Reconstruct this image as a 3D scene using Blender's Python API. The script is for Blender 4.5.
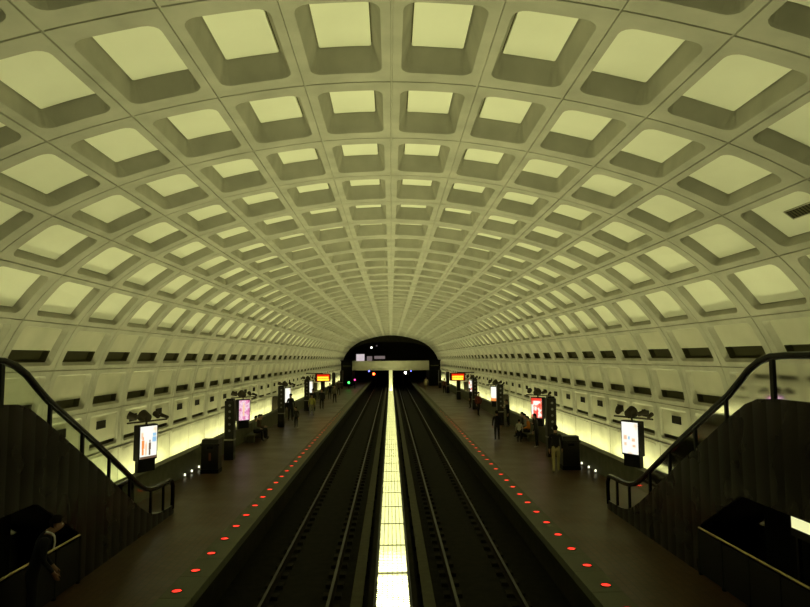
import bpy, bmesh, math, random
from mathutils import Vector, Matrix
random.seed(7)
PI = math.pi
S = bpy.context.scene
C = S.collection
for o in list(bpy.data.objects): bpy.data.objects.remove(o)

# ---------------------------------------------------------------- camera, world, exposure
cam_d = bpy.data.cameras.new('camera'); cam = bpy.data.objects.new('camera', cam_d); C.objects.link(cam)
cam_d.sensor_width = 36; cam_d.lens = 36 * 640 / 810; cam_d.clip_end = 400; cam_d.clip_start = 0.05
HC = 4.5                                   # camera height above the platforms
cam.location = (-0.03, 0, HC)
cam.rotation_euler = (Matrix.Rotation(math.radians(-1.32), 3, 'Z') @ Matrix.Rotation(math.radians(90 + 4.84), 3, 'X') @ Matrix.Rotation(-.0058, 3, 'Z')).to_euler()
S.camera = cam
w = bpy.data.worlds.new('world'); S.world = w; w.use_nodes = True
w.node_tree.nodes['Background'].inputs[0].default_value = (0.02, 0.02, 0.012, 1)
w.node_tree.nodes['Background'].inputs[1].default_value = 0.1
S.view_settings.view_transform = 'Standard'; S.view_settings.look = 'None'
S.view_settings.gamma = 1; S.view_settings.use_curve_mapping = False
S.view_settings.exposure = 0.80
LAMP = (0.985, 0.985, 0.45)
TRACK_EMIT = 17.0
WALL_EMIT = 12.5

# ---------------------------------------------------------------- materials
def mat(name, col, rough=0.6, metal=0.0, emit=None, strength=0, spec=0.5):
    m = bpy.data.materials.new(name); m.use_nodes = True
    b = m.node_tree.nodes['Principled BSDF']
    b.inputs['Base Color'].default_value = (*col, 1); b.inputs['Roughness'].default_value = rough
    b.inputs['Metallic'].default_value = metal; b.inputs['Specular IOR Level'].default_value = spec
    if emit:
        b.inputs['Emission Color'].default_value = (*emit, 1); b.inputs['Emission Strength'].default_value = strength
    return m
def N(m, t): return m.node_tree.nodes.new(t)
def L(m, a, b): m.node_tree.links.new(a, b)
def noisy(m, c1, c2, scale=2.0, stretch=(1, 1, 1), detail=5, bump=0.0, rough=None):
    b = m.node_tree.nodes['Principled BSDF']
    tc = N(m, 'ShaderNodeTexCoord'); mp = N(m, 'ShaderNodeMapping'); mp.inputs['Scale'].default_value = stretch
    L(m, tc.outputs['Object'], mp.inputs[0])
    n = N(m, 'ShaderNodeTexNoise'); n.inputs['Scale'].default_value = scale; n.inputs['Detail'].default_value = detail
    L(m, mp.outputs[0], n.inputs['Vector'])
    r = N(m, 'ShaderNodeValToRGB'); r.color_ramp.elements[0].position = .3; r.color_ramp.elements[1].position = .7
    r.color_ramp.elements[0].color = (*c1, 1); r.color_ramp.elements[1].color = (*c2, 1)
    L(m, n.outputs[0], r.inputs[0]); L(m, r.outputs[0], b.inputs['Base Color'])
    if bump:
        bp = N(m, 'ShaderNodeBump'); bp.inputs['Strength'].default_value = bump; bp.inputs['Distance'].default_value = .02
        L(m, n.outputs[0], bp.inputs['Height']); L(m, bp.outputs[0], b.inputs['Normal'])
    if rough:
        mr = N(m, 'ShaderNodeMapRange'); mr.inputs[3].default_value = rough[0]; mr.inputs[4].default_value = rough[1]
        L(m, n.outputs[0], mr.inputs[0]); L(m, mr.outputs[0], b.inputs['Roughness'])
    return m
M = {}
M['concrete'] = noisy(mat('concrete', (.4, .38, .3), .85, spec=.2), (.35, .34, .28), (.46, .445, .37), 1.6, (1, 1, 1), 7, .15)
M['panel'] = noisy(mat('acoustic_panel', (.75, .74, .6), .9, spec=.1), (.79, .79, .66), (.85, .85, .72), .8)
M['panel_low'] = noisy(mat('panel_low', (.5, .48, .36), .9, spec=.1), (.44, .43, .34), (.54, .52, .42), 1.1, (1, 1, 1), 6)
M['dark_slot'] = mat('dark_slot', (.085, .078, .04), .9, spec=.1)
M['parapet'] = noisy(mat('parapet', (.12, .12, .09), .7, spec=.15), (.07, .07, .045), (.105, .10, .065), 3)
M['granite'] = noisy(mat('granite', (.2, .2, .16), .6, spec=.15), (.055, .058, .036), (.085, .088, .056), 60, detail=2)
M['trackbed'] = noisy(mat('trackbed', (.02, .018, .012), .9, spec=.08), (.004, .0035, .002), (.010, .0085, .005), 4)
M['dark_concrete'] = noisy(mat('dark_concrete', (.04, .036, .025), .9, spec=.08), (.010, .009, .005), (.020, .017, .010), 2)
M['rail_top'] = mat('rail_steel', (.036, .034, .025), .45, 1.0)
M['rail_side'] = mat('rail_rust', (.012, .009, .006), .9, spec=.05)
M['cover'] = noisy(mat('cover_board', (.09, .085, .05), .7, spec=.1), (.030, .028, .015), (.045, .042, .022), 5)
M['black'] = mat('black_rubber', (.003, .0026, .0022), .2, spec=.10)
M['frame_black'] = mat('black_frame', (.004, .0035, .003), .55, spec=.12)
M['bronze'] = mat('bronze_dark', (.010, .008, .005), .4, .2, spec=.3)
M['steel'] = mat('brushed_steel', (.35, .34, .3), .35, .9)
M['mount'] = mat('fixture_brown', (.032, .025, .015), .7, spec=.15)
M['louver'] = mat('louver_blade', (.09, .09, .065), .6)
M['housing'] = mat('fixture_housing', (.05, .05, .04), .7)
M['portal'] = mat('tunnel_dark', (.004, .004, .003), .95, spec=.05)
M['mezz_wall'] = mat('mezzanine_wall', (.02, .016, .009), .9, spec=.1)
M['green_spot'] = mat('signal_green', (0, .1, 0), .4, emit=(.05, 1, .1), strength=3)
M['magenta_spot'] = mat('signal_magenta', (.1, 0, .05), .4, emit=(1, .05, .25), strength=2.5)
M['red_spot'] = mat('signal_red', (.1, 0, 0), .4, emit=(1, .06, .01), strength=12)
M['white_spot'] = mat('signal_white', (.5, .5, .4), .4, emit=(1, 1, .85), strength=12)
M['blue_spot'] = mat('signal_blue', (0, 0, .2), .4, emit=(.12, .14, 1), strength=4)
M['edge_red'] = mat('edge_lens_red', (.3, .01, .01), .3, emit=(1, .018, .012), strength=1.6)
M['base_white'] = mat('base_lens', (.7, .7, .6), .3, emit=(1, 1, .7), strength=1.2)
M['lit_window'] = mat('lit_window', (.5, .5, .5), .5, emit=(.85, .72, .80), strength=.38)
M['dim_window'] = mat('dim_window', (.1, .1, .1), .5, emit=(.5, .38, .4), strength=.18)
M['lamp_track'] = mat('lamp_track', (.8, .8, .7), .5, emit=LAMP, strength=TRACK_EMIT)
M['lamp_wall'] = mat('lamp_wall', (.8, .8, .7), .5, emit=LAMP, strength=WALL_EMIT)
M['pids_text'] = mat('display_amber', (.1, .05, 0), .5, emit=(1, .42, .02), strength=2.0)
M['pids_back'] = mat('display_red', (.1, .0, 0), .5, emit=(1, .02, .0), strength=.5)
M['stripe'] = mat('pylon_stripe', (.25, .23, .16), .5)
M['marker'] = mat('pylon_marker', (.16, .155, .13), .5)
M['case_glow'] = mat('case_glow', (.5, .5, .3), .5, emit=(.9, .9, .45), strength=.55)
M['red_mark'] = mat('bin_label', (.12, .03, .01), .6)

# hexagonal quarry tile pavers
m = mat('platform_tile', (.1, .05, .03), .32, spec=.16); M['tile'] = m
b = m.node_tree.nodes['Principled BSDF']
tc = N(m, 'ShaderNodeTexCoord'); mp = N(m, 'ShaderNodeMapping'); L(m, tc.outputs['Object'], mp.inputs[0])
mp.inputs['Rotation'].default_value = (0, 0, math.radians(90))
bk = N(m, 'ShaderNodeTexBrick'); L(m, mp.outputs[0], bk.inputs['Vector'])
bk.inputs['Color1'].default_value = (.060, .032, .014, 1); bk.inputs['Color2'].default_value = (.082, .044, .020, 1)
bk.inputs['Mortar'].default_value = (.030, .022, .012, 1); bk.inputs['Scale'].default_value = 1
bk.inputs['Brick Width'].default_value = .22; bk.inputs['Row Height'].default_value = .17; bk.inputs['Mortar Size'].default_value = .011
n = N(m, 'ShaderNodeTexNoise'); n.inputs['Scale'].default_value = .7; L(m, tc.outputs['Object'], n.inputs['Vector'])
mx = N(m, 'ShaderNodeMix'); mx.data_type = 'RGBA'; mx.blend_type = 'MULTIPLY'; mx.inputs[0].default_value = .5
L(m, bk.outputs['Color'], mx.inputs[6]); L(m, n.outputs[0], mx.inputs[7]); L(m, mx.outputs[2], b.inputs['Base Color'])
mr = N(m, 'ShaderNodeMapRange'); mr.inputs[3].default_value = .26; mr.inputs[4].default_value = .5
L(m, n.outputs[0], mr.inputs[0]); L(m, mr.outputs[0], b.inputs['Roughness'])

# escalator cladding: satin bronze sheets, slightly pillowed between vertical seams
m = mat('escalator_cladding', (.010, .007, .0035), .3, .9, spec=.05); M['clad'] = m
b = m.node_tree.nodes['Principled BSDF']
tc = N(m, 'ShaderNodeTexCoord'); n = N(m, 'ShaderNodeTexNoise'); n.inputs['Scale'].default_value = 1.3
L(m, tc.outputs['Object'], n.inputs['Vector'])
mr = N(m, 'ShaderNodeMapRange'); mr.inputs[3].default_value = .24; mr.inputs[4].default_value = .32
L(m, n.outputs[0], mr.inputs[0]); L(m, mr.outputs[0], b.inputs['Roughness'])

# balustrade glass
m = bpy.data.materials.new('balustrade_glass'); m.use_nodes = True; M['glass'] = m
nt = m.node_tree; nt.nodes.clear()
out = nt.nodes.new('ShaderNodeOutputMaterial'); mixn = nt.nodes.new('ShaderNodeMixShader')
tr = nt.nodes.new('ShaderNodeBsdfTransparent'); tr.inputs[0].default_value = (.80, .86, .76, 1)
gl = nt.nodes.new('ShaderNodeBsdfGlossy'); gl.inputs['Roughness'].default_value = .05
lw = nt.nodes.new('ShaderNodeFresnel'); lw.inputs[0].default_value = 1.45
nt.links.new(lw.outputs[0], mixn.inputs[0]); nt.links.new(tr.outputs[0], mixn.inputs[1]); nt.links.new(gl.outputs[0], mixn.inputs[2])
nt.links.new(mixn.outputs[0], out.inputs[0])

def poster_mat(name, cols, strength, scale):
    m = bpy.data.materials.new(name); m.use_nodes = True
    b = m.node_tree.nodes['Principled BSDF']; b.inputs['Base Color'].default_value = (.02, .02, .02, 1); b.inputs['Roughness'].default_value = .3
    tc = N(m, 'ShaderNodeTexCoord'); n = N(m, 'ShaderNodeTexNoise'); n.inputs['Scale'].default_value = scale; n.inputs['Detail'].default_value = 2
    L(m, tc.outputs['Object'], n.inputs['Vector'])
    r = N(m, 'ShaderNodeValToRGB'); r.color_ramp.interpolation = 'EASE'
    e = r.color_ramp.elements
    e[0].position = cols[0][0]; e[0].color = (*cols[0][1], 1); e[1].position = cols[-1][0]; e[1].color = (*cols[-1][1], 1)
    for p, c in cols[1:-1]:
        k = e.new(p); k.color = (*c, 1)
    L(m, n.outputs[0], r.inputs[0]); L(m, r.outputs[0], b.inputs['Emission Color']); b.inputs['Emission Strength'].default_value = strength
    return m
WH = (1, 1, .88)
M['poster_white'] = poster_mat('poster_white', [(.30, (1, .75, .5)), (.42, WH), (.68, WH), (.78, (.75, .9, 1))], .62, 3.2)
M['poster_pink'] = poster_mat('poster_pink', [(.30, (.55, .08, .25)), (.45, (.9, .32, .55)), (.55, (1, .75, .85)), (.75, (.8, .3, .5))], .55, 5)
M['poster_red'] = poster_mat('poster_red', [(.35, (.9, .05, .03)), (.48, (1, .25, .15)), (.53, WH), (.8, WH)], .62, 4)
M['ink_orange'] = mat('ink_orange', (.3, .1, .02), .5, emit=(1, .33, .08), strength=.5)
M['ink_blue'] = mat('ink_blue', (.1, .2, .3), .5, emit=(.35, .62, .9), strength=.5)
M['ink_dark'] = mat('ink_dark', (.03, .02, .02), .5, emit=(.22, .13, .08), strength=.4)
M['ink_red'] = mat('ink_red', (.3, .02, .02), .5, emit=(1, .05, .03), strength=.5)
M['ink_pale'] = mat('ink_pale', (.4, .3, .2), .5, emit=(1, .66, .45), strength=.5)

# ---------------------------------------------------------------- helpers
class MB:
    def __init__(s): s.v = []; s.f = []; s.m = []
    def quad(s, *p, mi=0):
        k = len(s.v); s.v += [tuple(q) for q in p]; s.f.append(tuple(range(k, k + len(p)))); s.m.append(mi)
    def box(s, x0, y0, z0, x1, y1, z1, mi=0, bev=0.0):
        if x0 > x1: x0, x1 = x1, x0
        if y0 > y1: y0, y1 = y1, y0
        if z0 > z1: z0, z1 = z1, z0
        bm = bmesh.new(); bmesh.ops.create_cube(bm, size=1)
        for v in bm.verts: v.co = Vector(((x0 + x1) / 2 + v.co.x * (x1 - x0), (y0 + y1) / 2 + v.co.y * (y1 - y0), (z0 + z1) / 2 + v.co.z * (z1 - z0)))
        if bev: bmesh.ops.bevel(bm, geom=bm.edges[:], offset=bev, segments=2, affect='EDGES', profile=.6)
        s.add_bm(bm, mi); return s
    def add_bm(s, bm, mi=0, mtx=None):
        k = len(s.v); bm.verts.index_update()
        for v in bm.verts: s.v.append(tuple(mtx @ v.co if mtx else v.co))
        for f in bm.faces: s.f.append(tuple(k + v.index for v in f.verts)); s.m.append(mi)
        bm.free()
    def tube(s, pts, r, n=8, mi=0, sq=None):
        pts = [Vector(p) for p in pts]; rings = []
        for i, p in enumerate(pts):
            t = (pts[min(i + 1, len(pts) - 1)] - pts[max(i - 1, 0)]).normalized()
            a = Vector((1, 0, 0)) if abs(t.x) < .9 else Vector((0, 0, 1))
            u = (a - t * a.dot(t)).normalized(); v = t.cross(u)
            k = len(s.v)
            for j in range(n):
                an = 2 * PI * (j + .5) / n
                rx, ry = (sq if sq else (r, r))
                e = .6 if sq else 1
                cx, sy = math.cos(an), math.sin(an)
                s.v.append(tuple(p + u * rx * math.copysign(abs(cx) ** e, cx) + v * ry * math.copysign(abs(sy) ** e, sy)))
            rings.append(k)
        for i in range(len(rings) - 1):
            for j in range(n):
                s.f.append((rings[i] + j, rings[i] + (j + 1) % n, rings[i + 1] + (j + 1) % n, rings[i + 1] + j)); s.m.append(mi)
        s.f.append(tuple(rings[0] + j for j in range(n))[::-1]); s.m.append(mi)
        s.f.append(tuple(rings[-1] + j for j in range(n))); s.m.append(mi)
        return s
    def lathe(s, prof, n=20, c=(0, 0), mi=0):
        k = len(s.v)
        for r, z in prof:
            for j in range(n): s.v.append((c[0] + r * math.cos(2 * PI * j / n), c[1] + r * math.sin(2 * PI * j / n), z))
        for i in range(len(prof) - 1):
            for j in range(n): s.f.append((k + i * n + j, k + i * n + (j + 1) % n, k + (i + 1) * n + (j + 1) % n, k + (i + 1) * n + j)); s.m.append(mi)
        s.f.append(tuple(k + j for j in range(n))[::-1]); s.m.append(mi)
        s.f.append(tuple(k + (len(prof) - 1) * n + j for j in range(n))); s.m.append(mi)
        return s
    def prism_x(s, poly, x0, x1, mi=0):         # poly in (y, z)
        k = len(s.v); n = len(poly)
        for x in (x0, x1):
            for y, z in poly: s.v.append((x, y, z))
        s.f.append(tuple(range(k, k + n))[::-1]); s.m.append(mi); s.f.append(tuple(range(k + n, k + 2 * n))); s.m.append(mi)
        for j in range(n): s.f.append((k + j, k + (j + 1) % n, k + n + (j + 1) % n, k + n + j)); s.m.append(mi)
        return s
    def build(s, name, mats, parent=None, smooth=False, fix=True):
        me = bpy.data.meshes.new(name); me.from_pydata(s.v, [], s.f)
        for mm in (mats if isinstance(mats, (list, tuple)) else [mats]): me.materials.append(mm)
        me.polygons.foreach_set('material_index', s.m)
        if fix:
            bm = bmesh.new(); bm.from_mesh(me); bmesh.ops.recalc_face_normals(bm, faces=bm.faces[:]); bm.to_mesh(me); bm.free()
        if smooth:
            me.polygons.foreach_set('use_smooth', [True] * len(me.polygons)); me.set_sharp_from_angle(angle=math.radians(40))
        me.update()
        o = bpy.data.objects.new(name, me); C.objects.link(o)
        if parent: o.parent = parent
        return o
def tag(o, label, cat, group=None, kind=None):
    if label: o['label'] = label
    if cat: o['category'] = cat
    if group: o['group'] = group
    if kind: o['kind'] = kind
    return o
def empty(name, loc, label, cat, group=None, rz=0):
    o = bpy.data.objects.new(name, None); C.objects.link(o); o.location = loc; o.rotation_euler = (0, 0, rz); o.empty_display_size = .1
    return tag(o, label, cat, group)
def struct(o): o['kind'] = 'structure'; return o
def dup(root, loc, rz=None, label=None, group=None):
    r = root.copy(); C.objects.link(r); r.location = loc
    if rz is not None: r.rotation_euler = (0, 0, rz)
    if label: r['label'] = label
    if group: r['group'] = group
    for ch in list(root.children):
        c = ch.copy(); C.objects.link(c); c.parent = r
        for g in list(ch.children):
            d = g.copy(); C.objects.link(d); d.parent = c
    return r

# ---------------------------------------------------------------- vault profile
W = 1.273                                   # arc length of one coffer row
SY = 2.43; Y0 = 9.14                        # rib spacing along the station
TH = [(0, 0), (.5, 2.9), (1.5, 8.8), (2.5, 12.7), (3.5, 17.0), (4.5, 25.0), (5.5, 36.4), (6.5, 50), (7.5, 64), (8.5, 79), (9.5, 89), (10, 90)]
def theta(a):
    for (a0, t0), (a1, t1) in zip(TH, TH[1:]):
        if a <= a1: return math.radians(t0 + (t1 - t0) * (a - a0) / (a1 - a0))
    return PI / 2
NSUB = 400
PX = [0.0]; PZ = [0.0]
for i in range(10 * NSUB):
    t = theta((i + .5) / NSUB); PX.append(PX[-1] + W / NSUB * math.cos(t)); PZ.append(PZ[-1] - W / NSUB * math.sin(t))
CROWN = HC + 4.06
def vault(a, d=0.0, sg=1):                  # a in rows from the crown, d outward depth
    a = max(0, min(10, a)); i = min(int(a * NSUB), 10 * NSUB - 1); fr = a * NSUB - i
    x = PX[i] + (PX[i + 1] - PX[i]) * fr; z = PZ[i] + (PZ[i + 1] - PZ[i]) * fr
    t = theta(a)
    return sg * (x + d * math.sin(t)), CROWN + z + d * math.cos(t)
XW = vault(10)[0]; Z10 = vault(10)[1]
print('XW', XW, 'Z10', Z10)

def loop(a0, a1, y0, y1, r):                # rounded rectangle, 26 points, same order for every loop
    pts = []
    cs = [(a1, y1, 1, 1), (a0, y1, -1, 1), (a0, y0, -1, -1), (a1, y0, 1, -1)]
    for ci, (ca, cy, sa, sy) in enumerate(cs):
        ang = [0, 22.5, 45, 67.5, 90] if ci % 2 == 0 else [90, 67.5, 45, 22.5, 0]
        for q in ang:
            c, s_ = math.cos(math.radians(q)), math.sin(math.radians(q))
            if r <= 0: pts.append((ca, cy)) if q == 45 else pts.append((ca + (0 if c > s_ else -sa * .16 * (a1 - a0) * (q / 45 - 1) * 1.0), cy + (0 if s_ > c else -sy * .09 * (1 - q / 45))))
            else: pts.append((ca - sa * (r / W) * (1 - c), cy - sy * r * (1 - s_)))
        if ci in (0, 2):
            nx = a0 if ci == 0 else a1
            for k in (1, 2, 3): pts.append((ca + (nx - ca) * k / 4, cy))
    return pts
def make_tile(mb, row, yj, sg):
    def put(lp, depth):
        k = len(mb.v)
        for a, y in lp:
            x, z = vault(a, depth(a) if callable(depth) else depth, sg); mb.v.append((x, y, z))
        return k
    A0, A1, y0, y1 = row, row + 1, yj, yj + SY
    g = .011
    def ins(ga, gy, r, sh=0): return loop(A0 + ga / W, A1 - ga / W, y0 + gy, y1 - gy, r)
    dp = .03
    loops = [(ins(0, 0, 0), dp, 0), (ins(g, g, 0), dp, 0), (ins(g + .006, g + .006, 0), 0., 0)]
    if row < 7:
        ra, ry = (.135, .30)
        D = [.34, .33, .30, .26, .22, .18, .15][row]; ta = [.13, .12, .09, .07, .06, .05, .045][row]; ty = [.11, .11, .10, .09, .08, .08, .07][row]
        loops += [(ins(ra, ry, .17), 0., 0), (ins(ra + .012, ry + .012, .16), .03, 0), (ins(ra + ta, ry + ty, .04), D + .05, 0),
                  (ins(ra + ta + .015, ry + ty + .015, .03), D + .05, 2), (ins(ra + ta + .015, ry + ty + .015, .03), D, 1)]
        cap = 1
    else:
        ra, ry = (.13, .24)
        d = .10 if row < 9 else .045
        fa, fb = {7: (.61, .88), 8: (.67, .885), 9: (.765, .93)}[row]
        sy_ = .38
        slot = lambda e: loop(A0 + fa + e / W, A0 + fb - e / W, y0 + sy_ + e, y1 - sy_ - e, .03)
        loops += [(ins(ra, ry, .12), 0., 0), (ins(ra + .012, ry + .012, .11), .015, 0), (ins(ra + .06, ry + (.12 if row < 9 else .06), .08), d, 0),
                  (slot(0), d, 3), (slot(.012), d + .03, 2), (slot(.03), d + .15, 2)]
        cap = 2
    ks = [(put(lp, d), mi) for lp, d, mi in loops]; n = 26
    flip = sg < 0
    for (k0, _), (k1, mi) in zip(ks, ks[1:]):
        for j in range(n):
            q = (k0 + j, k0 + (j + 1) % n, k1 + (j + 1) % n, k1 + j)
            mb.f.append(q if not flip else q[::-1]); mb.m.append(mi)
    q = tuple(ks[-1][0] + j for j in range(n))
    mb.f.append(q if not flip else q[::-1]); mb.m.append(cap)
K0, K1 = -7, 44                             # rib numbers
YE = Y0 + K1 * SY                           # end of the vault
YS = Y0 + K0 * SY
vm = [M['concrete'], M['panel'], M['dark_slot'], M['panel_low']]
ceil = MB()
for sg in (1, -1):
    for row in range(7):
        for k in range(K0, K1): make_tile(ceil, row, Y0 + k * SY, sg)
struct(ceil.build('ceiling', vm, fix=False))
for sg, nm in ((1, 'wall_right'), (-1, 'wall_left')):
    wl = MB()
    for row in range(7, 10):
        for k in range(K0, K1): make_tile(wl, row, Y0 + k * SY, sg)
    # ledge below the lowest row and the flared lower slabs, one per bay
    for k in range(K0, K1):
        a = Y0 + k * SY; b_ = a + SY
        for (p, q) in (((XW + .03, Z10), (XW - .02, Z10 - .02)), ((XW - .02, Z10 - .02), (XW - .02, Z10 - .07)), ((XW - .02, Z10 - .07), (XW + .05, Z10 - .09)),
                       ((XW + .05, Z10 - .09), (XW + .05, -.1))):
            wl.quad((sg * p[0], a + .01, p[1]), (sg * p[0], b_ - .01, p[1]), (sg * q[0], b_ - .01, q[1]), (sg * q[0], a + .01, q[1]))
        wl.quad((sg * (XW + .09), a - .02, Z10), (sg * (XW + .09), a + .02, Z10), (sg * (XW + .09), a + .02, -.1), (sg * (XW + .09), a - .02, -.1), mi=2)
        # small raised plate under the ledge
        wl.box(sg * (XW + .03), a + .35, Z10 - .19, sg * (XW + .06), b_ - .35, Z10 - .13)
    struct(wl.build(nm, vm, fix=False))

# ---------------------------------------------------------------- platforms, track bed, parapets
XE, XG, XP = 3.8, 4.42, 7.98
for sg in (-1, 1):
    f = MB()
    f.box(sg * XG, YS, -.25, sg * (XW + .1), 150, 0)
    struct(f.build('floor', M['tile']))
    g = MB()
    y = YS
    while y < 150:
        g.box(sg * XE, y + .004, -.18, sg * (XG - .004), y + 1.2, .004, bev=.006); y += 1.204
    struct(g.build('trim_platform_edge', M['granite']))
    u = MB()
    u.box(sg * (XE + .35), YS, -1.25, sg * (XG + .3), 150, -.18)
    u.box(sg * (XE + .02), YS, -.3, sg * (XE + .4), 150, -.18)
    struct(u.build('wall_platform_base', M['dark_concrete']))
    p = MB()
    p.box(sg * XP, YS, 0, sg * (XP + .28), YE, .82)
    y = Y0 + K0 * SY
    while y < YE:
        p.box(sg * (XP - .02), y + .006, .80, sg * (XP + .30), y + SY - .006, .86, bev=.012); y += SY
    struct(p.build('wall_parapet', M['parapet']))
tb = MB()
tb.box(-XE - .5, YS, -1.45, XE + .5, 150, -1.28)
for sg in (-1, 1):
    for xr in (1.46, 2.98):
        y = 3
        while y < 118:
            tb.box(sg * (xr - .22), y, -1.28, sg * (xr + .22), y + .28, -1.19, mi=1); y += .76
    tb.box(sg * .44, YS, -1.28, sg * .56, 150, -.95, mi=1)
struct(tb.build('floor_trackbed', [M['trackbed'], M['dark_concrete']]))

# ---------------------------------------------------------------- running rails, third rails
def rail(x, label):
    mb = MB(); y0, y1 = 2, 140
    prof = [(-.07, -1.19), (.07, -1.19), (.07, -1.17), (.012, -1.14), (.012, -1.05), (.036, -1.035), (.036, -1.004), (-.036, -1.004), (-.036, -1.035), (-.012, -1.05), (-.012, -1.14), (-.07, -1.17)]
    k = len(mb.v); n = len(prof)
    for y in (y0, y1):
        for px, pz in prof: mb.v.append((x + px, y, pz))
    for j in range(n): mb.f.append((k + j, k + (j + 1) % n, k + n + (j + 1) % n, k + n + j)); mb.m.append(1)
    mb.quad((x - .033, y0, -1.0), (x + .033, y0, -1.0), (x + .033, y1, -1.0), (x - .033, y1, -1.0), mi=0)
    for s_ in (-1, 1): mb.quad((x + s_ * .033, y0, -1.0), (x + s_ * .036, y0, -1.006), (x + s_ * .036, y1, -1.006), (x + s_ * .033, y1, -1.0), mi=0)
    o = mb.build('running_rail', [M['rail_top'], M['rail_side']]); tag(o, label, 'rail', 'running rails of the two tracks')
rail(-2.98, 'steel running rail of the left track nearest the left platform')
rail(-1.46, 'steel running rail of the left track nearest the glowing light strip')
rail(1.46, 'steel running rail of the right track nearest the glowing light strip')
rail(2.98, 'steel running rail of the right track nearest the right platform')
for sg, side in ((-1, 'left'), (1, 'right')):
    t = empty('third_rail', (sg * .80, 0, -1.28), f'third rail under a dull green cover board beside the {side} track', 'third rail', 'covered third rails')
    MB().box(-.04, 2, .12, .04, 140, .28).build('power_rail', M['rail_side'], t)
    MB().box(-.13, 2, .40, .13, 140, .44, bev=.01).build('cover_board', M['cover'], t)
    br = MB(); br.prism_x([(0, 0), (.08, 0), (.08, .42), (0, .42)], -sg * .13, -sg * .16); br.box(-sg * .14, 0, 0, .05, .1, .1)
    b0 = br.build('bracket', M['rail_side'], t); b0.location = (0, 3, 0)
    for q in range(1, 56):
        c = b0.copy(); C.objects.link(c); c.parent = t; c.location = (0, 3 + q * 2.4, 0)

# ---------------------------------------------------------------- light fixtures between the tracks
LF = 2.36
lf = empty('track_light_fixture', (0, 16.31 - 6 * LF, -1.28), 'louvred fluorescent fixture in the glowing strip between the tracks', 'light fixture', 'light fixtures in a row between the tracks')
h = MB(); h.box(-.42, .0, 0, .42, LF, .30); h.box(-.42, 0, .30, -.37, LF, .5); h.box(.37, 0, .30, .42, LF, .5)
h.box(-.37, 0, .3, .37, .03, .49); h.box(-.37, LF - .03, .3, .37, LF, .49)
for q in range(5): h.box(-.385, .2 + q * .47, .44, -.345, .26 + q * .47, .51)
h.build('housing', M['housing'], lf)
d = MB(); d.quad((-.36, .04, .44), (.36, .04, .44), (.36, LF - .04, .44), (-.36, LF - .04, .44)); d.build('diffuser', M['lamp_track'], lf)
lv = MB()
for q in range(7): x = -.36 + q * .12; lv.box(x - .004, .03, .445, x + .004, LF - .03, .482)
for q in range(19): y = .04 + q * .1266; lv.box(-.36, y - .003, .445, .36, y + .003, .480)
lv.build('louver', M['louver'], lf)
for i in range(1, 48): dup(lf, (0, 16.31 + (i - 6) * LF, -1.28))

# wall-washing fixtures in the trough behind the parapets
wf = None
for sg, side in ((-1, 'left'), (1, 'right')):
    i = 0; y = -3.0
    while y < 111:
        if wf is None or i == 0:
            r = empty('wall_light_fixture', (sg * 8.45, y, 0), f'fluorescent wall washer in the trough behind the {side} parapet', 'light fixture', f'wall washers behind the {side} parapet')
            a = MB(); a.box(-.14, 0, 0, .14, 4.6, .5); a.build('housing', M['housing'], r)
            a = MB(); a.box(-.13, .05, .5, .13, 4.55, .54); a.build('tube', M['lamp_wall'], r)
            wf = r
        else: dup(wf, (sg * 8.45, y, 0))
        y += 4.86; i += 1

# ---------------------------------------------------------------- platform edge lights
el = empty('platform_edge_light', (-4.2, 12.96, .004), 'round red light set in the granite edge of the left platform', 'platform light', 'red edge lights of the left platform')
MB().lathe([(.12, 0), (.118, .014), (.098, .017), (.09, .004)], 20).build('bezel', M['granite'], el, True)
MB().lathe([(.092, .002), (.09, .004), (.05, .005), (.01, .005)], 20).build('lens', M['edge_red'], el, True)
for sg in (-1, 1):
    for i in range(-2, 84):
        if sg == -1 and i == 0: continue
        dup(el, (sg * 4.2, 12.96 + i * 1.204, .004), None, None if sg < 0 else 'round red light set in the granite edge of the right platform', None if sg < 0 else 'red edge lights of the right platform')

# small white lamps at the foot of the parapets
spots = [(-7.9, 25.1, 'nearest'), (-7.9, 25.95, 'middle'), (-7.9, 26.9, 'farthest'), (7.9, 25.1, 'nearest'), (7.9, 25.95, 'middle'), (7.9, 26.9, 'farthest')]
bl = None
for x, y, w_ in spots:
    lab = f'{w_} of three tiny white lamps at the foot of the {"left" if x < 0 else "right"} parapet'
    if bl is None:
        bl = empty('base_lamp', (x, y, .0), lab, 'small lamp', 'tiny lamps at the parapet foot')
        MB().lathe([(.05, 0), (.05, .05), (.035, .06)], 12).build('lamp_base', M['steel'], bl, True)
        MB().lathe([(.034, .06), (.034, .12), (.02, .135)], 12).build('lens', M['base_white'], bl, True)
    else: dup(bl, (x, y, 0), None, lab)

# square vents in the lowest wall row
vn = None
def vent_label(side, i): return f'square dark vent in the lowest panel row of the {side} wall'
for sg, side in ((-1, 'left'), (1, 'right')):
    for k in range(1, K1 - 1):
        x, z = vault(9.36, .032, sg); y = Y0 + k * SY + SY * .43
        if vn is None:
            vn = empty('wall_vent', (x, y, z), vent_label(side, k), 'vent', f'square vents along the {side} wall')
            fr = MB(); hw = .12; hy = .30
            fr.box(-.02, -hy, -hw, .02, hy, -hw + .02); fr.box(-.02, -hy, hw - .02, .02, hy, hw); fr.box(-.02, -hy, -hw, .02, -hy + .02, hw); fr.box(-.02, hy - .02, -hw, .02, hy, hw)
            fr.build('vent_frame', M['frame_black'], vn)
            MB().box(-.01, -hy + .02, -hw + .02, .01, hy - .02, hw - .02).build('grille', M['mezz_wall'], vn)
        else: dup(vn, (x, y, z), None, vent_label(side, k), f'square vents along the {side} wall')

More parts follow.
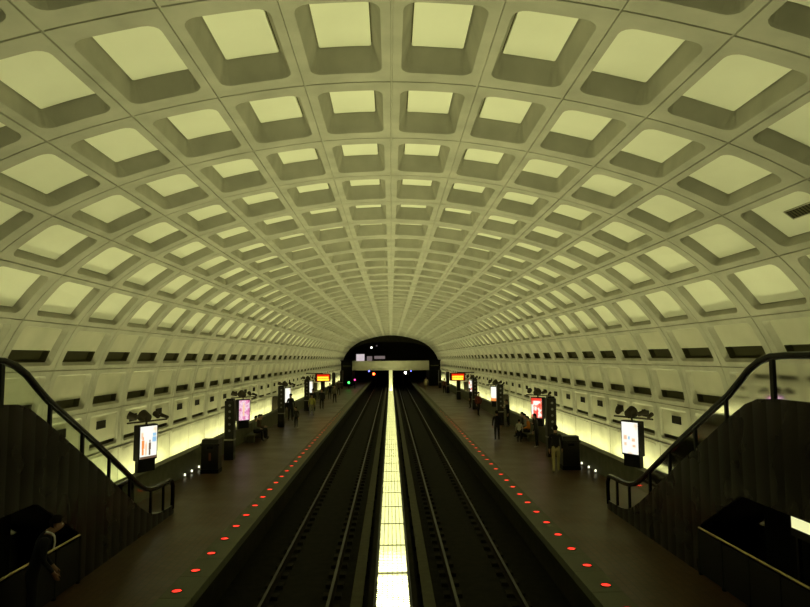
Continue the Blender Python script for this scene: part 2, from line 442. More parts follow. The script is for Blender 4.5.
# slotted air vent in one coffer of the vault, upper right
a_ = 5.50; t_ = theta(a_); vx, vz = vault(a_, .17)
av = empty('ceiling_air_vent', (vx, 9.95, vz), 'long dark slotted air grille in a vault coffer at the right', 'vent')
av.rotation_euler = (0, t_, 0)
v = MB(); v.box(-.09, -.62, -.012, .09, .62, .0); v.build('grille', M['dark_slot'], av)
v = MB()
for q in (-1, 1): v.box(q * .09, -.64, -.02, q * .105, .64, .0); v.box(-.105, q * .62, -.02, .105, q * .64, .0)
v.build('vent_frame', M['panel_low'], av)
for q in range(15): MB().box(-.085, -.56 + q * .08, -.02, .085, -.548 + q * .08, -.012).build('slat', M['frame_black'], av)

# ---------------------------------------------------------------- escalators
RAILP = [(8.0, 4.5), (9.2, 4.5), (10.3, 4.5), (10.75, 4.48), (11.1, 4.40), (11.45, 4.24), (11.8, 4.0), (12.2, 3.74), (14.26, 2.67), (16.06, 1.68), (16.7, 1.33), (17.1, 1.15), (17.5, 1.05), (17.9, 1.01), (18.4, 1.0), (19.0, 1.0), (19.2, .93), (19.28, .8), (19.3, .5), (19.27, .15)]
TOPP = [(8.0, 3.78), (10.6, 3.78), (11.2, 3.74), (11.6, 3.62), (12.0, 3.42), (12.44, 3.19), (14.43, 2.1), (16.26, 1.04), (16.8, .74), (17.3, .50), (17.7, .36), (18.2, .28), (19.34, .25)]
def interp(P, y):
    for (y0, z0), (y1, z1) in zip(P, P[1:]):
        if y0 <= y <= y1: return z0 + (z1 - z0) * (y - y0) / (y1 - y0)
    return P[-1][1]
def lowz(y): return 1.93 if y < 11.9 else (1.93 - (y - 11.9) * .575 if y < 13.55 else 0.0)
def side_panel(x, sg, name, par, out):
    mb = MB(); y = 8.0; seam = .42; cols = 7
    while y < 19.3:
        y1 = min(y + seam, 19.34)
        for c in range(cols):
            ya, yb = y + (y1 - y) * c / cols + (.004 if c == 0 else 0), y + (y1 - y) * (c + 1) / cols - (.004 if c == cols - 1 else 0)
            def off(t): return .007 * math.sin(PI * t)
            xa = x - sg * out * off(c / cols); xb = x - sg * out * off((c + 1) / cols)
            za0, zb0, za1, zb1 = lowz(ya), lowz(yb - 1e-4), interp(TOPP, ya), interp(TOPP, yb)
            if za0 > 0 and zb0 == 0: zb0 = za0
            if za0 > 0 or True:
                mb.quad((xa, ya, za0), (xb, yb, zb0), (xb, yb, zb1), (xa, ya, za1))
        y = y1
    # back sheet and closing edges
    n = 60; ys = [8 + (19.34 - 8) * q / n for q in range(n + 1)]
    for ya, yb in zip(ys, ys[1:]):
        mb.quad((x + sg * out * .05, ya, lowz(ya) if ya > 0 else 0), (x + sg * out * .05, yb, lowz(yb)), (x + sg * out * .05, yb, interp(TOPP, yb)), (x + sg * out * .05, ya, interp(TOPP, ya)))
        mb.quad((x - sg * out * .0, ya, interp(TOPP, ya)), (x, yb, interp(TOPP, yb)), (x + sg * out * .05, yb, interp(TOPP, yb)), (x + sg * out * .05, ya, interp(TOPP, ya)))
        mb.quad((x, ya, lowz(ya)), (x, yb, lowz(yb)), (x + sg * out * .05, yb, lowz(yb)), (x + sg * out * .05, ya, lowz(ya)))
    mb.quad((x, 19.34, 0), (x + sg * out * .05, 19.34, 0), (x + sg * out * .05, 19.34, .25), (x, 19.34, .25))
    o = mb.build(name, M['clad'], par, fix=False, smooth=False)
    o.data.polygons.foreach_set('use_smooth', [True] * len(o.data.polygons))
    return o
POSTY = [10.72, 12.28, 13.6, 14.92, 16.12, 17.55, 18.5]
for sg, side in ((-1, 'left'), (1, 'right')):
    e = empty('escalator', (0, 0, 0), f'dark bronze clad escalator with glass balustrade at the {side} edge of the picture', 'escalator', None)
    side_panel(sg * 6.4, sg, 'side_panel', e, 1)
    side_panel(sg * 7.62, sg, 'side_panel', e, -1)
    for x in (6.42, 7.6):
        mb = MB()
        P = [(sg * x, y, z) for y, z in RAILP]
        mb.tube(P, .06, 12, sq=(.052, .062))
        mb.build('handrail', M['black'], e, True)
        # glass in one pane per bay
        ys = [8.05] + POSTY + [19.2]
        for ya, yb in zip(ys, ys[1:]):
            g_ = MB(); n = 10
            for q in range(n):
                u0 = ya + .04 + (yb - ya - .08) * q / n; u1 = ya + .04 + (yb - ya - .08) * (q + 1) / n
                g_.quad((sg * x, u0, interp(TOPP, u0)), (sg * x, u1, interp(TOPP, u1)), (sg * x, u1, interp(RAILP, u1) - .06), (sg * x, u0, interp(RAILP, u0) - .06))
            g_.build('glass_pane', M['glass'], e, fix=False)
        for yp in POSTY:
            wd = .05 if yp < 11 else .034
            mb = MB(); mb.box(sg * x - .03, yp - wd, interp(TOPP, yp) - .05, sg * x + .03, yp + wd, interp(RAILP, yp) - .03)
            mb.build('post', M['frame_black'], e)
    # inner skirts, steps, landing
    st0 = None
    for q in range(24):
        y = 11.2 + q * .30; z = 3.5 - q * .1667 * .98
        y = 10.9 + q * .29
        if z < .1: break
        if st0 is None:
            s_ = MB(); s_.box(sg * 6.5, 0, -.05, sg * 7.52, .4, 0); s_.box(sg * 6.5, .37, -.19, sg * 7.52, .4, -.05)
            for c in range(20): s_.box(sg * (6.52 + c * .05), 0, 0, sg * (6.54 + c * .05), .39, .01)
            st0 = s_.build('step', M['steel'], e); st0.location = (0, y, z - .1)
        else:
            c = st0.copy(); C.objects.link(c); c.parent = e; c.location = (0, y, z - .1)
    MB().box(sg * 6.47, 17.3, .0, sg * 7.55, 19.34, .04).build('landing_plate', M['steel'], e)
    # truss underside and the dark hollow beneath
    mb = MB(); mb.prism_x([(8, 2.05), (11.85, 2.05), (15.3, 0.05), (17.2, .05), (17.0, .2), (16, .5), (11.6, 2.9), (8, 2.9)], sg * 6.47, sg * 7.55)
    mb.build('truss', M['frame_black'], e)
    # guard rail with dark infill below the landing
    gr = empty('guard_rail', (sg * 6.36, 13.5, 0), f'dark guard panel with brass top rail under the {side} escalator landing', 'railing', None)
    MB().tube([(0, 0, .95), (0, -7.5, .95)], .022, 8).build('top_rail', mat('brass_rail_' + side, (.42, .36, .16), .35, .7), gr, True)
    MB().box(-.02, -7.5, .05, .02, 0, .9).build('infill_panel', M['frame_black'], gr)
    for q in range(9): MB().box(-.03, -.03 - q * .93, 0, .03, .03 - q * .93, .94).build('post', M['frame_black'], gr)
    # balcony slab and its soffit at the head of the escalator
    mb = MB(); mb.box(sg * 6.45, YS, 1.95, sg * 8.7, 8.0, 3.5); struct(mb.build('floor_balcony', M['dark_concrete']))
    mb = MB(); mb.box(sg * 6.36, -1, 1.93, sg * 6.44, 8.0, 3.78); mb.box(sg * 6.36, -1, 3.78, sg * 6.44, 8, 3.82)
    struct(mb.build('trim_fascia', M['clad']))
    mb = MB(); mb.box(sg * 7.0, YS, 0, sg * 7.1, 12.2, 1.95); struct(mb.build('shade_under_balcony', M['portal']))  # near-black sheet, its colour stands in for the unlit open space
# mezzanine behind and under the camera
mb = MB(); mb.box(-6.4, YS, 2.7, 6.4, -.6, 3.4); mb.box(-6.4, -.75, 3.4, 6.4, -.6, 4.1); struct(mb.build('floor_mezzanine', M['dark_concrete']))

# lit sign under the right landing, left copy's glow imitates a silvery gleam
for sg, lab, e_, zt in ((1, 'small lit yellowish notice case under the right landing, cut by the frame', .62, 1.87), (-1, 'small added glowing case for a silvery gleam under the left landing, behind the man in a dark suit', .86, 1.84)):
    ls = empty('lit_case', (sg * 6.72, 10.2, 0), lab, 'notice case')
    MB().box(-.05, -.9, 1.5, .05, e_ + .05, zt + .03).build('case', M['frame_black'], ls)
    MB().box(-sg * .064, -.85, 1.64, -sg * .05, e_, zt).build('lit_face', M['case_glow'], ls)
    for q in (-.8, e_ - .1): MB().box(-.03, q, 0, .03, q + .06, 1.52).build('leg', M['frame_black'], ls)

# ---------------------------------------------------------------- pylons
def pylon(x, y, label, markers=5):
    p = empty('station_pylon', (x, y, 0), label, 'pylon', 'brown pylons along the platforms')
    MB().box(-.21, -.21, 0, .21, .21, 2.62, bev=.02).build('shaft', M['bronze'], p)
    MB().box(-.215, -.215, .86, .215, .215, .93).build('band', M['stripe'], p)
    MB().box(-.16, -.16, 2.62, .16, .16, 2.70).build('cap', M['frame_black'], p)
    for q in range(markers):
        z = 2.42 - q * .28
        b_ = MB(); b_.lathe([(.055, 0), (.055, .008)], 14); o = b_.build('line_marker', M['marker'], p); o.rotation_euler = (PI / 2, 0, 0); o.location = (.02, -.21, z)
    return p
def cluster(parent, z, s=1):
    a = MB(); a.tube([(-.75, 0, z), (.85, 0, z)], .03, 8); a.tube([(0, 0, z), (0, 0, z - .35)], .035, 8); bar_ = a.build('fixture_bar', M['mount'], parent, True)
    for x, w_, h_, r in ((-.55, .13, .17, .5), (-.05, .20, .12, 0), (.42, .10, .14, -.4), (.75, .07, .08, .3)):
        b_ = MB(); bm = bmesh.new(); bmesh.ops.create_cone(bm, cap_ends=True, segments=14, radius1=w_, radius2=w_ * .7, depth=.28)
        b_.add_bm(bm, 0, Matrix.Rotation(PI / 2 + .3, 4, 'X') @ Matrix.Translation((0, 0, 0)))
        o = b_.build('drum_lamp', M['mount'], bar_, True); o.location = (x, 0, z + h_ + .03); o.rotation_euler = (0, 0, r)
for sg, side in ((-1, 'left'), (1, 'right')):
    ords = ['nearest', 'second', 'third', 'fourth', 'fifth', 'sixth']
    for i, y in enumerate([29.3, 42.9, 55.8, 69, 82, 95]):
        pylon(sg * 7.25, y, f'tall dark brown square station pylon, {ords[i]} along the {side} platform', 5 if i < 3 else 0)

# ---------------------------------------------------------------- lit advertising cases on the parapet
def advert(x, y, rz, label, poster, patches, group='lit advertising cases on the parapets', wd=.76):
    a = empty('advertising_case', (x, y, .86), label, 'advertising case', group, rz)
    MB().box(-.34, -.07, -.0, .34, .09, .50, bev=.01).build('pedestal', M['frame_black'], a)
    fr = MB(); H = 1.14; z0 = .37
    fr.box(-wd / 2, -.12, z0, wd / 2, .14, z0 + H, bev=.03); fr.build('case', M['frame_black'], a)
    sc = MB(); x0, x1 = -wd / 2 + .045, wd / 2 - .045
    sc.box(x0, -.128, z0 + .06, x1, -.119, z0 + H - .05, bev=.004); s_ = sc.build('lit_poster', poster, a)
    for (px, pz, w_, h_, mm) in patches:
        q = MB(); q.box(x0 + px * (x1 - x0), -.131, z0 + .06 + pz * (H - .11), x0 + (px + w_) * (x1 - x0), -.1275, z0 + .06 + (pz + h_) * (H - .11), bev=.0015)
        o = q.build('poster_patch', M[mm], s_)
    cluster(a, z0 + H + .10)
    return a
def figure(x, z, s, mm): # small upright blot of colour: head, trunk, legs
    return [(x, z, .05 * s, .16 * s, mm), (x + .05 * s, z, .04 * s, .14 * s, mm), (x - .01 * s, z + .15 * s, .12 * s, .2 * s, mm), (x + .02 * s, z + .36 * s, .06 * s, .07 * s, mm)]
RL = math.radians
LB = 'lit advertising case on the left parapet, '
RB = 'lit advertising case on the right parapet, '
advert(-8.03, 21.4, RL(62), LB + 'bright white poster with orange and blue figures, nearest', M['poster_white'],
       [(0, 0, 1, .07, 'ink_dark')] + figure(.10, .12, 1.3, 'ink_orange') + figure(.30, .10, 1.0, 'ink_pale') + figure(.52, .10, 1.1, 'ink_dark') + [(.72, .5, .24, .16, 'ink_blue'), (.05, .62, .12, .2, 'ink_pale'), (.74, .68, .2, .1, 'ink_blue')])
advert(8.0, 21.4, RL(-62), RB + 'bright white poster with pale orange marks, nearest', M['poster_white'],
       [(.12, .44, .2, .14, 'ink_pale'), (.15, .25, .14, .1, 'ink_pale'), (.62, .40, .2, .1, 'ink_pale'), (.66, .22, .18, .08, 'ink_pale'), (.4, .45, .1, .1, 'ink_blue')])
advert(-7.8, 34.2, RL(50), LB + 'pink and white poster, above the seated people', M['poster_pink'], figure(.35, .2, 1.6, 'ink_pale'))
advert(7.8, 34.2, RL(-50), RB + 'red and white poster, above the seated group', M['poster_red'], [(0, .86, 1, .14, 'ink_red')] + figure(.5, .02, 1.2, 'ink_red') + figure(.2, .06, 1.0, 'ink_red'))
advert(-7.7, 47.4, RL(50), LB + 'plain white poster, third from the camera', M['poster_white'], [])
advert(7.7, 47.4, RL(-50), RB + 'white poster with orange foot, third from the camera', M['poster_white'], [(0, .0, 1, .2, 'ink_orange')])
advert(-7.7, 60.6, RL(40), LB + 'white poster, fourth from the camera', M['poster_white'], [])
advert(7.7, 60.6, RL(-40), RB + 'reddish poster, fourth from the camera', M['poster_red'], [])

# ---------------------------------------------------------------- arrival displays
for sg, side, cx in ((-1, 'left', -5.85), (1, 'right', 5.75)):
    p = empty('arrival_display', (cx, 55.55, 2.5), f'hanging arrival display with glowing red and orange lines over the {side} platform', 'display sign', 'arrival displays')
    MB().box(-.66, -.1, 0, .66, .12, .66, bev=.02).build('case', M['frame_black'], p)
    MB().box(-.5, -.108, .06, .56, -.1, .60).build('screen', M['pids_back'], p)
    for r in range(2):
        t = MB(); x = -.45; z = .27 - r * .19
        while x < .48:
            w_ = random.choice((.05, .07, .09)); t.box(x, -.114, z, x + w_, -.107, z + .15); x += w_ + .02
        t.build('text_line', M['pids_text'], p)
    a = MB(); a.box(sg * -.0, -.03, .64, sg * .06, .03, .70); a.box(0, -.03, .66, sg * 1.45, .03, .74); a.box(sg * 1.2, -.03, -.2, sg * 1.2, .03, .7); a.build('arm', M['frame_black'], p)

# ---------------------------------------------------------------- litter bins
for sg, side in ((-1, 'left'), (1, 'right')):
    b_ = empty('litter_bin', (sg * 7.18, 26.1, 0), f'tall dark square litter bin with overhanging lid on the {side} platform', 'bin', 'litter bins')
    MB().box(-.36, -.3, 0, .36, .3, .16, bev=.01).build('plinth', M['frame_black'], b_)
    MB().box(-.34, -.28, .16, .34, .28, 1.1, bev=.03).build('body', M['bronze'], b_)
    l_ = MB(); l_.box(-.38, -.32, 1.08, .38, .32, 1.16, bev=.015); l_.prism_x([(-.3, 1.16), (.3, 1.16), (.22, 1.32), (-.22, 1.32)], -.33, .33); l_.build('lid', M['bronze'], b_)
    MB().box(-.12, -.293, .95, .12, -.28, 1.03, bev=.003).build('opening', M['black'], b_)
    if sg < 0: MB().box(-.03, -.29, .5, .05, -.28, .8).build('label_plate', M['red_mark'], b_)

# ---------------------------------------------------------------- benches and cabinets by the parapet
for sg, side, y in ((-1, 'left', 36.2), (1, 'right', 35.6)):
    b_ = empty('bench', (sg * 7.55, y, 0), f'low stone bench carrying the seated people on the {side} platform', 'bench', 'stone benches')
    MB().box(-.28, -1.3, .33, .2, 1.3, .42, bev=.02).build('seat', M['parapet'], b_)
    for q in (-1, 1): MB().box(-.22, q * .95 - .15, 0, .16, q * .95 + .15, .34).build('support', M['parapet'], b_)
for sg, side in ((-1, 'left'), (1, 'right')):
    for i, y in enumerate((48.6, 74)):
        c_ = empty('wall_cabinet', (sg * 8.62, y, 0), f'{("nearer", "farther")[i]} tall dark cabinet between the {side} parapet and the lit wall', 'cabinet', 'dark wall cabinets')
        MB().box(-.2, -.4, 0, .2, .4, 1.68, bev=.015).build('body', M['mezz_wall'], c_)
        MB().box(-sg * .215, -.36, .1, -sg * .2, .36, 1.6).build('door', M['bronze'], c_)

# ---------------------------------------------------------------- far end: bridge, stair blocks, portals, end wall
mb = MB(); mb.box(-6.2, 104, 2.55, 6.2, 106, 3.95); mb.box(-6.25, 103.9, 3.9, 6.25, 104.1, 4.0); mb.box(-6.25, 103.9, 2.5, 6.25, 104.1, 2.6)
struct(mb.build('trim_far_bridge', M['panel_low']))
mb = MB(); mb.box(-.28, 104.2, -1.28, .28, 104.8, 2.55); struct(mb.build('trim_bridge_pier', M['panel']))
for sg in (-1, 1):
    mb = MB(); mb.box(sg * 6.2, 103.6, 0, sg * 8.0, 112, 4.1); mb.box(sg * 6.1, 103.5, 4.0, sg * 8.1, 104.1, 4.15)
    struct(mb.build('wall_far_stair', M['portal']))
    mb = MB(); mb.box(sg * 6.4, 103.45, 3.15, sg * 7.7, 103.5, 3.3); struct(mb.build('trim_stair_band', M['cover']))
# end wall with a low arched opening, seen as a ring of concrete under the vault
mb = MB(); n = 48; outer = []; inner = []
for q in range(n + 1):
    u = -10 + 20 * q / n
    x, z = vault(abs(u), .02, 1 if u >= 0 else -1); outer.append((x, z))
    an = PI * (1 - q / n); inner.append((8.85 * math.copysign(abs(math.cos(an)) ** .8, math.cos(an)), 3.4 + 4.05 * abs(math.sin(an)) ** .85))
for q in range(n):
    for ya, yb in ((YE, YE),):
        mb.quad((outer[q][0], YE, outer[q][1]), (outer[q + 1][0], YE, outer[q + 1][1]), (inner[q + 1][0], YE, inner[q + 1][1]), (inner[q][0], YE, inner[q][1]))
    mb.quad((inner[q][0], YE, inner[q][1]), (inner[q + 1][0], YE, inner[q + 1][1]), (inner[q + 1][0], YE + .8, inner[q + 1][1]), (inner[q][0], YE + .8, inner[q][1]))
mb.build('wall_far_arch', M['dark_concrete'], None, fix=False)['kind'] = 'structure'
mb = MB(); mb.box(-9.2, 122, 3.5, 9.2, 122.2, 9); mb.box(-9.2, YE, 3.45, 9.2, 122, 3.6)
struct(mb.build('wall_mezzanine_back', M['mezz_wall']))
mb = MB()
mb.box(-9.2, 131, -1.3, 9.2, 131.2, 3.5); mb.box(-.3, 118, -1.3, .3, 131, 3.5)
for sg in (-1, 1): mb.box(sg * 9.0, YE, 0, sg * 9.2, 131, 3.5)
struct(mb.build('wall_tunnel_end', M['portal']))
for nm, x0, z0, x1, z1, mt, lab in (('a', -6.3, 3.95, -4.8, 5.2, 'lit_window', 'brightest pinkish lit window above the far bridge'), ('b', -4.35, 3.95, -3.4, 4.8, 'dim_window', 'small dim window right of the brightest one above the far bridge'),
                               ('c', -3.0, 4.3, -1.05, 4.85, 'dim_window', 'long low dim window above the far bridge')):
    p = empty('lit_window', ((x0 + x1) / 2, 117.9, z0), lab, 'window')
    w2 = (x1 - x0) / 2; hh = z1 - z0
    MB().box(-w2 - .06, 0, -.06, w2 + .06, .08, hh + .06).build('frame', M['frame_black'], p)
    MB().box(-w2, -.02, 0, w2, 0, hh).build('pane', M[mt], p)
for x, z, lab in ((-3.5, 6.3, 'left'), (-2.55, 6.6, 'right')):
    p = empty('spot_lamp', (x, 117.5, z), f'{lab} tiny white spot lamp in the dark far arch', 'lamp', 'spot lamps in the far arch')
    MB().lathe([(.08, 0), (.14, .1), (.14, .3), (.05, .36)], 12).build('housing', M['frame_black'], p)
    bm = bmesh.new(); bmesh.ops.create_uvsphere(bm, u_segments=10, v_segments=8, radius=.12); s_ = MB(); s_.add_bm(bm); o = s_.build('lens', M['white_spot' if lab == 'left' else 'dim_window'], p); o.location = (0, -.08, .1)
    MB().tube([(0, 0, .3), (0, 0, 1.3)], .03, 6).build('stem', M['frame_black'], p)

def signal(x, y, z, mt, lab, r, base):
    p = empty('signal_light', (x, y, base), lab, 'signal')
    so = .4 if x < -2.5 and base < 0 else (-.4 if base < 0 else 0)
    MB().tube([(so, .1, 0), (so, .1, z - base - .1), (so * .5, .1, z - base)], .05, 8).build('post', M['frame_black'], p)
    MB().box(-r * 1.5, -.02, z - base - r * 1.8, r * 1.5, .2, z - base + r * 1.8, bev=.02).build('head', M['frame_black'], p)
    bm = bmesh.new(); bmesh.ops.create_uvsphere(bm, u_segments=14, v_segments=10, radius=r); s_ = MB(); s_.add_bm(bm); o = s_.build('lens', M[mt], p, True); o.location = (0, -.03, z - base)
signal(-2.96, 112, 1.72, 'red_spot', 'red signal lamp over the far end of the left track', .20, -1.28)
signal(2.56, 112, 1.89, 'white_spot', 'white signal lamp over the far end of the right track', .20, -1.28)
signal(-3.75, 111.5, 2.22, 'blue_spot', 'small blue lamp under the far bridge, left of the red signal', .13, -1.28)
signal(3.5, 111.5, 2.2, 'blue_spot', 'small blue lamp under the far bridge, right of the white signal', .10, -1.28)
signal(-6.18, 95, .9, 'green_spot', 'green lamp low on the far left platform', .16, 0)
signal(-5.3, 95, 1.3, 'magenta_spot', 'small magenta lamp on the far left platform', .12, 0)

# ---------------------------------------------------------------- people
SK = mat('skin', (.30, .17, .10), .6)
cache = {}
def cloth(c):
    if c not in cache: cache[c] = mat('cloth_%d' % len(cache), c, .85, spec=.2)
    return cache[c]
HAIR = mat('hair_black', (.006, .004, .003), .9, spec=.08)
SHOE = mat('shoe_dark', (.012, .010, .008), .4)
SHOEW = mat('shoe_white', (.6, .6, .5), .6)
def person(x, y, face, label, top, pants, h=1.73, pose='stand', z=0, shoes=SHOE, female=False, detail=False, hair=HAIR, skin=SK):
    """face: heading in degrees, 0 looks along +Y. One skinned body; hair and details are its children."""
    root = empty('person', (x, y, z), label, 'person', None, math.radians(face))
    k = h / 1.73
    V = []; R = []; E_ = []; T = []
    def add(p, r, par=None, t='top'):
        V.append(Vector(p) * k); R.append(r * k)
        if par is not None: E_.append((par, len(V) - 1)); T.append(t)
        return len(V) - 1
    lean = {'stand': 0, 'walk': .04, 'sit': .08, 'bow': .16, 'bent': .05, 'lean': -.05}[pose]
    pz = .93 if pose != 'sit' else .56
    sw = .185 if not female else .165
    pel = add((0, 0, pz), .125)
    sp = add((0, lean * .4, pz + .2), .115, pel, 'top')
    ch = add((0, lean, pz + .40), .135, sp, 'top')
    nk = add((0, lean + .02, pz + .56), .06, ch, 'top')
    hx = lean + (.05 if pose != 'bow' else .14)
    hb = add((0, hx - .01, pz + .63 - (.02 if pose == 'bow' else 0)), .062, nk, 'skin')
    hm = add((0, hx + .02, pz + .71 - (.04 if pose == 'bow' else 0)), .098, hb, 'skin')
    ht = add((0, hx + (.01 if pose != 'bow' else .05), pz + .775 - (.04 if pose == 'bow' else 0)), .078, hm, 'skin')
    nose = add((0, hx + .125, pz + .70 - (.06 if pose == 'bow' else 0)), .018, hm, 'skin')
    for s in (-1, 1):
        sh = add((s * sw, lean, pz + .49), .068, ch, 'top')
        if pose == 'bow' : el, wr, hd = (s * .25, lean - .02, pz + .2), (s * .2, lean + .12, pz - .0), (s * .18, lean + .16, pz - .08)
        elif pose == 'sit': el, wr, hd = (s * .25, lean + .02, pz + .20), (s * .13, lean + .25, pz + .14), (s * .11, lean + .33, pz + .13)
        elif pose == 'bent' and s == 1: el, wr, hd = (s * .25, lean - .03, pz + .22), (s * .16, lean + .20, pz + .30), (s * .13, lean + .27, pz + .34)
        elif pose == 'walk': el, wr, hd = (s * .24, lean - .05 * s, pz + .20), (s * .24, lean + .12 * s, pz - .03), (s * .24, lean + .15 * s, pz - .11)
        else: el, wr, hd = (s * .25, lean - .03, pz + .20), (s * .26, lean + .05, pz - .04), (s * .26, lean + .07, pz - .12)
        e1 = add(el, .048, sh, 'top'); w1 = add(wr, .033, e1, 'top'); h1 = add(hd, .036, w1, 'skin')
        dv = (Vector(hd) - Vector(wr)).normalized(); side = Vector((0, 1, 0)) if abs(dv.z) > .7 else Vector((1, 0, 0)); inw = Vector((-s, 0, 0)) if abs(dv.z) > .7 else Vector((0, 0, -1))
        for q, ln in enumerate((.07, .082, .076, .06)):
            b0 = Vector(hd) + side * (.027 - q * .018) + dv * .02
            f1 = add(b0 + dv * ln * .5, .0095, h1, 'skin'); add(b0 + dv * ln + inw * .02, .008, f1, 'skin')
        th = add(Vector(hd) - dv * .02 + side * .045 , .011, h1, 'skin'); add(Vector(hd) + dv * .03 + side * .06 + inw * .02, .009, th, 'skin')
        if pose == 'sit':
            hp = add((s * .09, .04, pz - .01), .095, pel, 'pants'); kn = add((s * .13, .44, pz - .01), .066, hp, 'pants'); an = add((s * .12, .46, .09), .042, kn, 'pants'); to = add((s * .13, .60, .04), .04, an, 'shoe')
        elif pose == 'walk':
            hp = add((s * .09, 0, pz - .06), .098, pel, 'pants'); kn = add((s * .09, .10 * s + .05, .5), .066, hp, 'pants'); an = add((s * .09, .24 * s, .09), .044, kn, 'pants'); to = add((s * .10, .24 * s + .15, .04), .04, an, 'shoe')
        else:
            hp = add((s * .09, 0, pz - .06), .098, pel, 'pants'); kn = add((s * .105, .02, .50), .068, hp, 'pants'); an = add((s * .11, -.02, .09), .046, kn, 'pants'); to = add((s * .125, .13, .04), .04, an, 'shoe')
    me = bpy.data.meshes.new('body_cage'); me.from_pydata(V, E_, []); o = bpy.data.objects.new('body_cage', me); C.objects.link(o)
    md = o.modifiers.new('s', 'SKIN'); md.use_smooth_shade = True
    for i, sv in enumerate(me.skin_vertices[0].data): sv.radius = (R[i], R[i]); sv.use_root = (i == 0)
    for i in (pel, sp, ch): me.skin_vertices[0].data[i].radius = (R[i] * 1.22, R[i] * .82)
    o.modifiers.new('u', 'SUBSURF').levels = 2 if detail else 1
    dg = bpy.context.evaluated_depsgraph_get(); bme = bpy.data.meshes.new_from_object(o.evaluated_get(dg)); bpy.data.objects.remove(o)
    bme.name = 'body'; bme.materials.clear()
    mats = {'skin': 0, 'top': 1, 'pants': 2, 'shoe': 3}
    for m_ in (skin, cloth(top), cloth(pants), shoes): bme.materials.append(m_)
    segs = [(V[a], V[b], t) for (a, b), t in zip(E_, T)]
    for pl in bme.polygons:
        c = pl.center; best = 9; bt = 'top'
        for a, b, t in segs:
            ab = b - a; u = max(0, min(1, (c - a).dot(ab) / max(ab.length_squared, 1e-9))); dd = (a + ab * u - c).length
            if dd < best: best = dd; bt = t
        if bt == 'top' and c.z < (pz - .06) * k and abs(c.x) < .17 * k and pose != 'sit': bt = 'pants'
        pl.material_index = mats[bt]; pl.use_smooth = True
    bo = bpy.data.objects.new('body', bme); C.objects.link(bo); bo.parent = root
    # hair: a cap over crown and nape
    hc = (V[hm] + V[ht]) / 2
    bm = bmesh.new(); bmesh.ops.create_uvsphere(bm, u_segments=18, v_segments=12, radius=.112 * k)
    for v in bm.verts: v.co.z *= 1.05; v.co.x *= .92
    kill = [v for v in bm.verts if v.co.z < -.02 * k and v.co.y > -.02 * k or v.co.z < (-.09 if not female else -.2) * k or (v.co.y > .06 * k and v.co.z < .045 * k)]
    bmesh.ops.delete(bm, geom=kill, context='VERTS')
    if female:
        for v in bm.verts:
            if v.co.z < -.02 * k: v.co.z = v.co.z * 2.2; v.co.y -= .01
    s_ = MB(); s_.add_bm(bm); ho = s_.build('hair', hair, root, True); ho.location = hc + Vector((0, -.012, .012)) * k
    if detail:
        for s in (-1, 1):
            bm = bmesh.new(); bmesh.ops.create_uvsphere(bm, u_segments=10, v_segments=8, radius=.013); q = MB(); q.add_bm(bm); eo = q.build('eye', SHOEW, root, True)
            eo.location = V[hm] + Vector((s * .034, .083, .01))
            bm = bmesh.new(); bmesh.ops.create_uvsphere(bm, u_segments=10, v_segments=8, radius=.03); q = MB(); q.add_bm(bm, 0, Matrix.Diagonal((.35, .7, 1, 1))); eo = q.build('ear', skin, root, True)
            eo.location = V[hm] + Vector((s * .094, -.005, 0))
    return root, V, (pel, ch, nk, hm)
BLK = (.008, .007, .008); DK = (.02, .018, .018)
# man in suit in the near left corner
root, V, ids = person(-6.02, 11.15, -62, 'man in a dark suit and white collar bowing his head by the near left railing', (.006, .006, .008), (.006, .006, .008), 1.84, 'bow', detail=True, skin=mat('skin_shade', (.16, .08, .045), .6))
q = MB(); nk = V[ids[2]]; chv = V[ids[1]]
q.tube([nk + Vector((-.07, -.01, .035)), nk + Vector((-.05, .075, .0)), nk + Vector((-.02, .12, -.08)), chv + Vector((0, .15, .0)), chv + Vector((0, .135, -.1))], .017, 8)
q.tube([nk + Vector((.07, -.01, .035)), nk + Vector((.05, .075, .0)), nk + Vector((.02, .12, -.08)), chv + Vector((0, .15, .0))], .017, 8)
q.build('shirt_collar', cloth((.62, .62, .55)), root, True)
PL = 'on the left platform'; PR = 'on the right platform'
person(-7.5, 35.5, -75, 'seated person with pale top on the left bench, nearest of three', (.10, .10, .07), BLK, 1.7, 'sit', z=0)
person(-7.45, 36.2, -60, 'seated person with dark hair on the left bench, middle of three', (.06, .035, .02), DK, 1.72, 'sit')
person(-7.5, 36.9, -85, 'seated person on the left bench, farthest of three', (.07, .065, .04), BLK, 1.66, 'sit')
person(-6.2, 42.4, 160, 'small dark-clad child standing left of the third bright poster', (.03, .028, .025), BLK, 1.3, 'stand')
person(-7.25, 46.8, 200, 'tall person in black standing below the third left poster', BLK, BLK, 1.9, 'stand', female=True)
person(-6.24, 51.1, 180, 'person in a yellow shirt and pale trousers seen from behind', (.40, .38, .10), (.22, .21, .13), 1.62, 'stand')
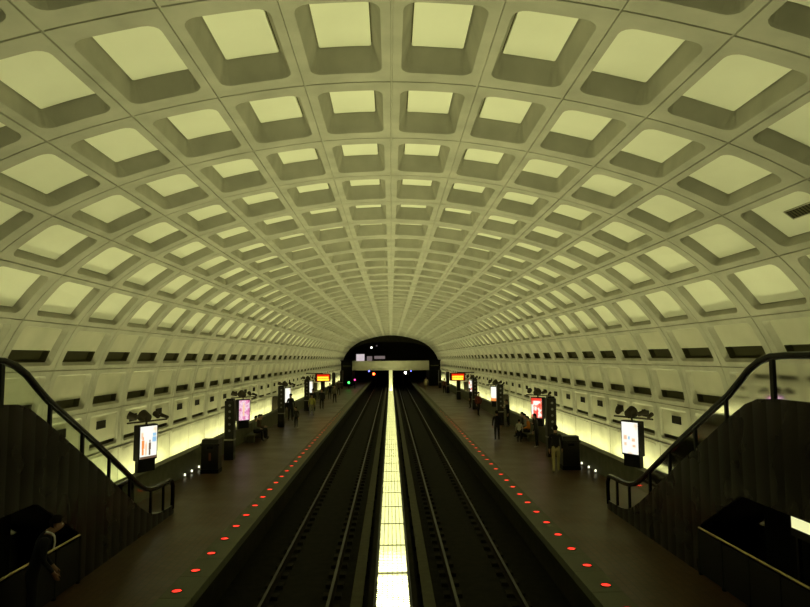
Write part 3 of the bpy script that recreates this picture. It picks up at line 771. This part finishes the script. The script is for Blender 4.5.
person(-6.6, 55.2, 150, 'person in dark clothes below the left display, nearest of the huddle', BLK, BLK, 1.82, 'bent')
person(-6.1, 57.0, 190, 'person in dark jacket below the left display, right side of the huddle', DK, BLK, 1.76, 'stand')
person(-7.0, 58.8, 120, 'dark-clad person at the back of the huddle below the left display', (.035, .03, .025), BLK, 1.74, 'stand')
person(-5.6, 64.4, 175, 'person with greyish top walking beyond the left display', (.10, .09, .06), BLK, 1.8, 'walk')
person(-6.6, 69.9, 180, 'distant dark-clad person near the fourth left pylon', BLK, BLK, 1.75, 'stand')
person(-6.3, 78.0, 160, 'far dark figure on the left platform beyond the fourth pylon', (.05, .03, .03), BLK, 1.75, 'stand')
person(6.42, 25.3, -15, 'man in black jacket and khaki trousers beside the right litter bin', (.008, .008, .008), (.34, .29, .13), 1.76, 'walk', detail=True)
person(7.25, 32.2, 60, 'woman in dark clothes and white shoes right of the seated group', BLK, BLK, 1.62, 'bent', shoes=SHOEW, female=True)
person(6.75, 34.1, -20, 'child in a white shirt standing by the seated group', (.42, .42, .34), DK, 1.18, 'stand')
person(7.5, 35.0, 80, 'seated person in an orange top on the right bench', (.45, .14, .02), DK, 1.6, 'sit')
person(7.5, 35.7, 75, 'seated person in a pale grey top on the right bench', (.16, .16, .14), BLK, 1.68, 'sit')
person(7.5, 36.4, 85, 'seated dark-haired person on the right bench, farthest of three', (.02, .02, .02), BLK, 1.72, 'sit', female=True)
person(5.72, 35.0, 0, 'person in black standing in front of the second right pylon', BLK, BLK, 1.56, 'stand')
person(7.55, 41.6, 100, 'slim person in black silhouetted against the lit right wall', BLK, BLK, 1.72, 'bent')
person(6.7, 49.6, -160, 'person in a dark red top walking left of the third right pylon', (.16, .03, .02), BLK, 1.78, 'walk')
person(7.0, 57.0, 90, 'dark-clad person below the right display', BLK, BLK, 1.72, 'stand')
person(4.9, 89.4, 180, 'far person in pale clothes near the right platform edge', (.38, .33, .18), (.25, .22, .14), 1.78, 'walk')
person(6.7, 80.6, 180, 'far dark figure by the right wall near the end stair', (.10, .035, .02), BLK, 1.8, 'stand')
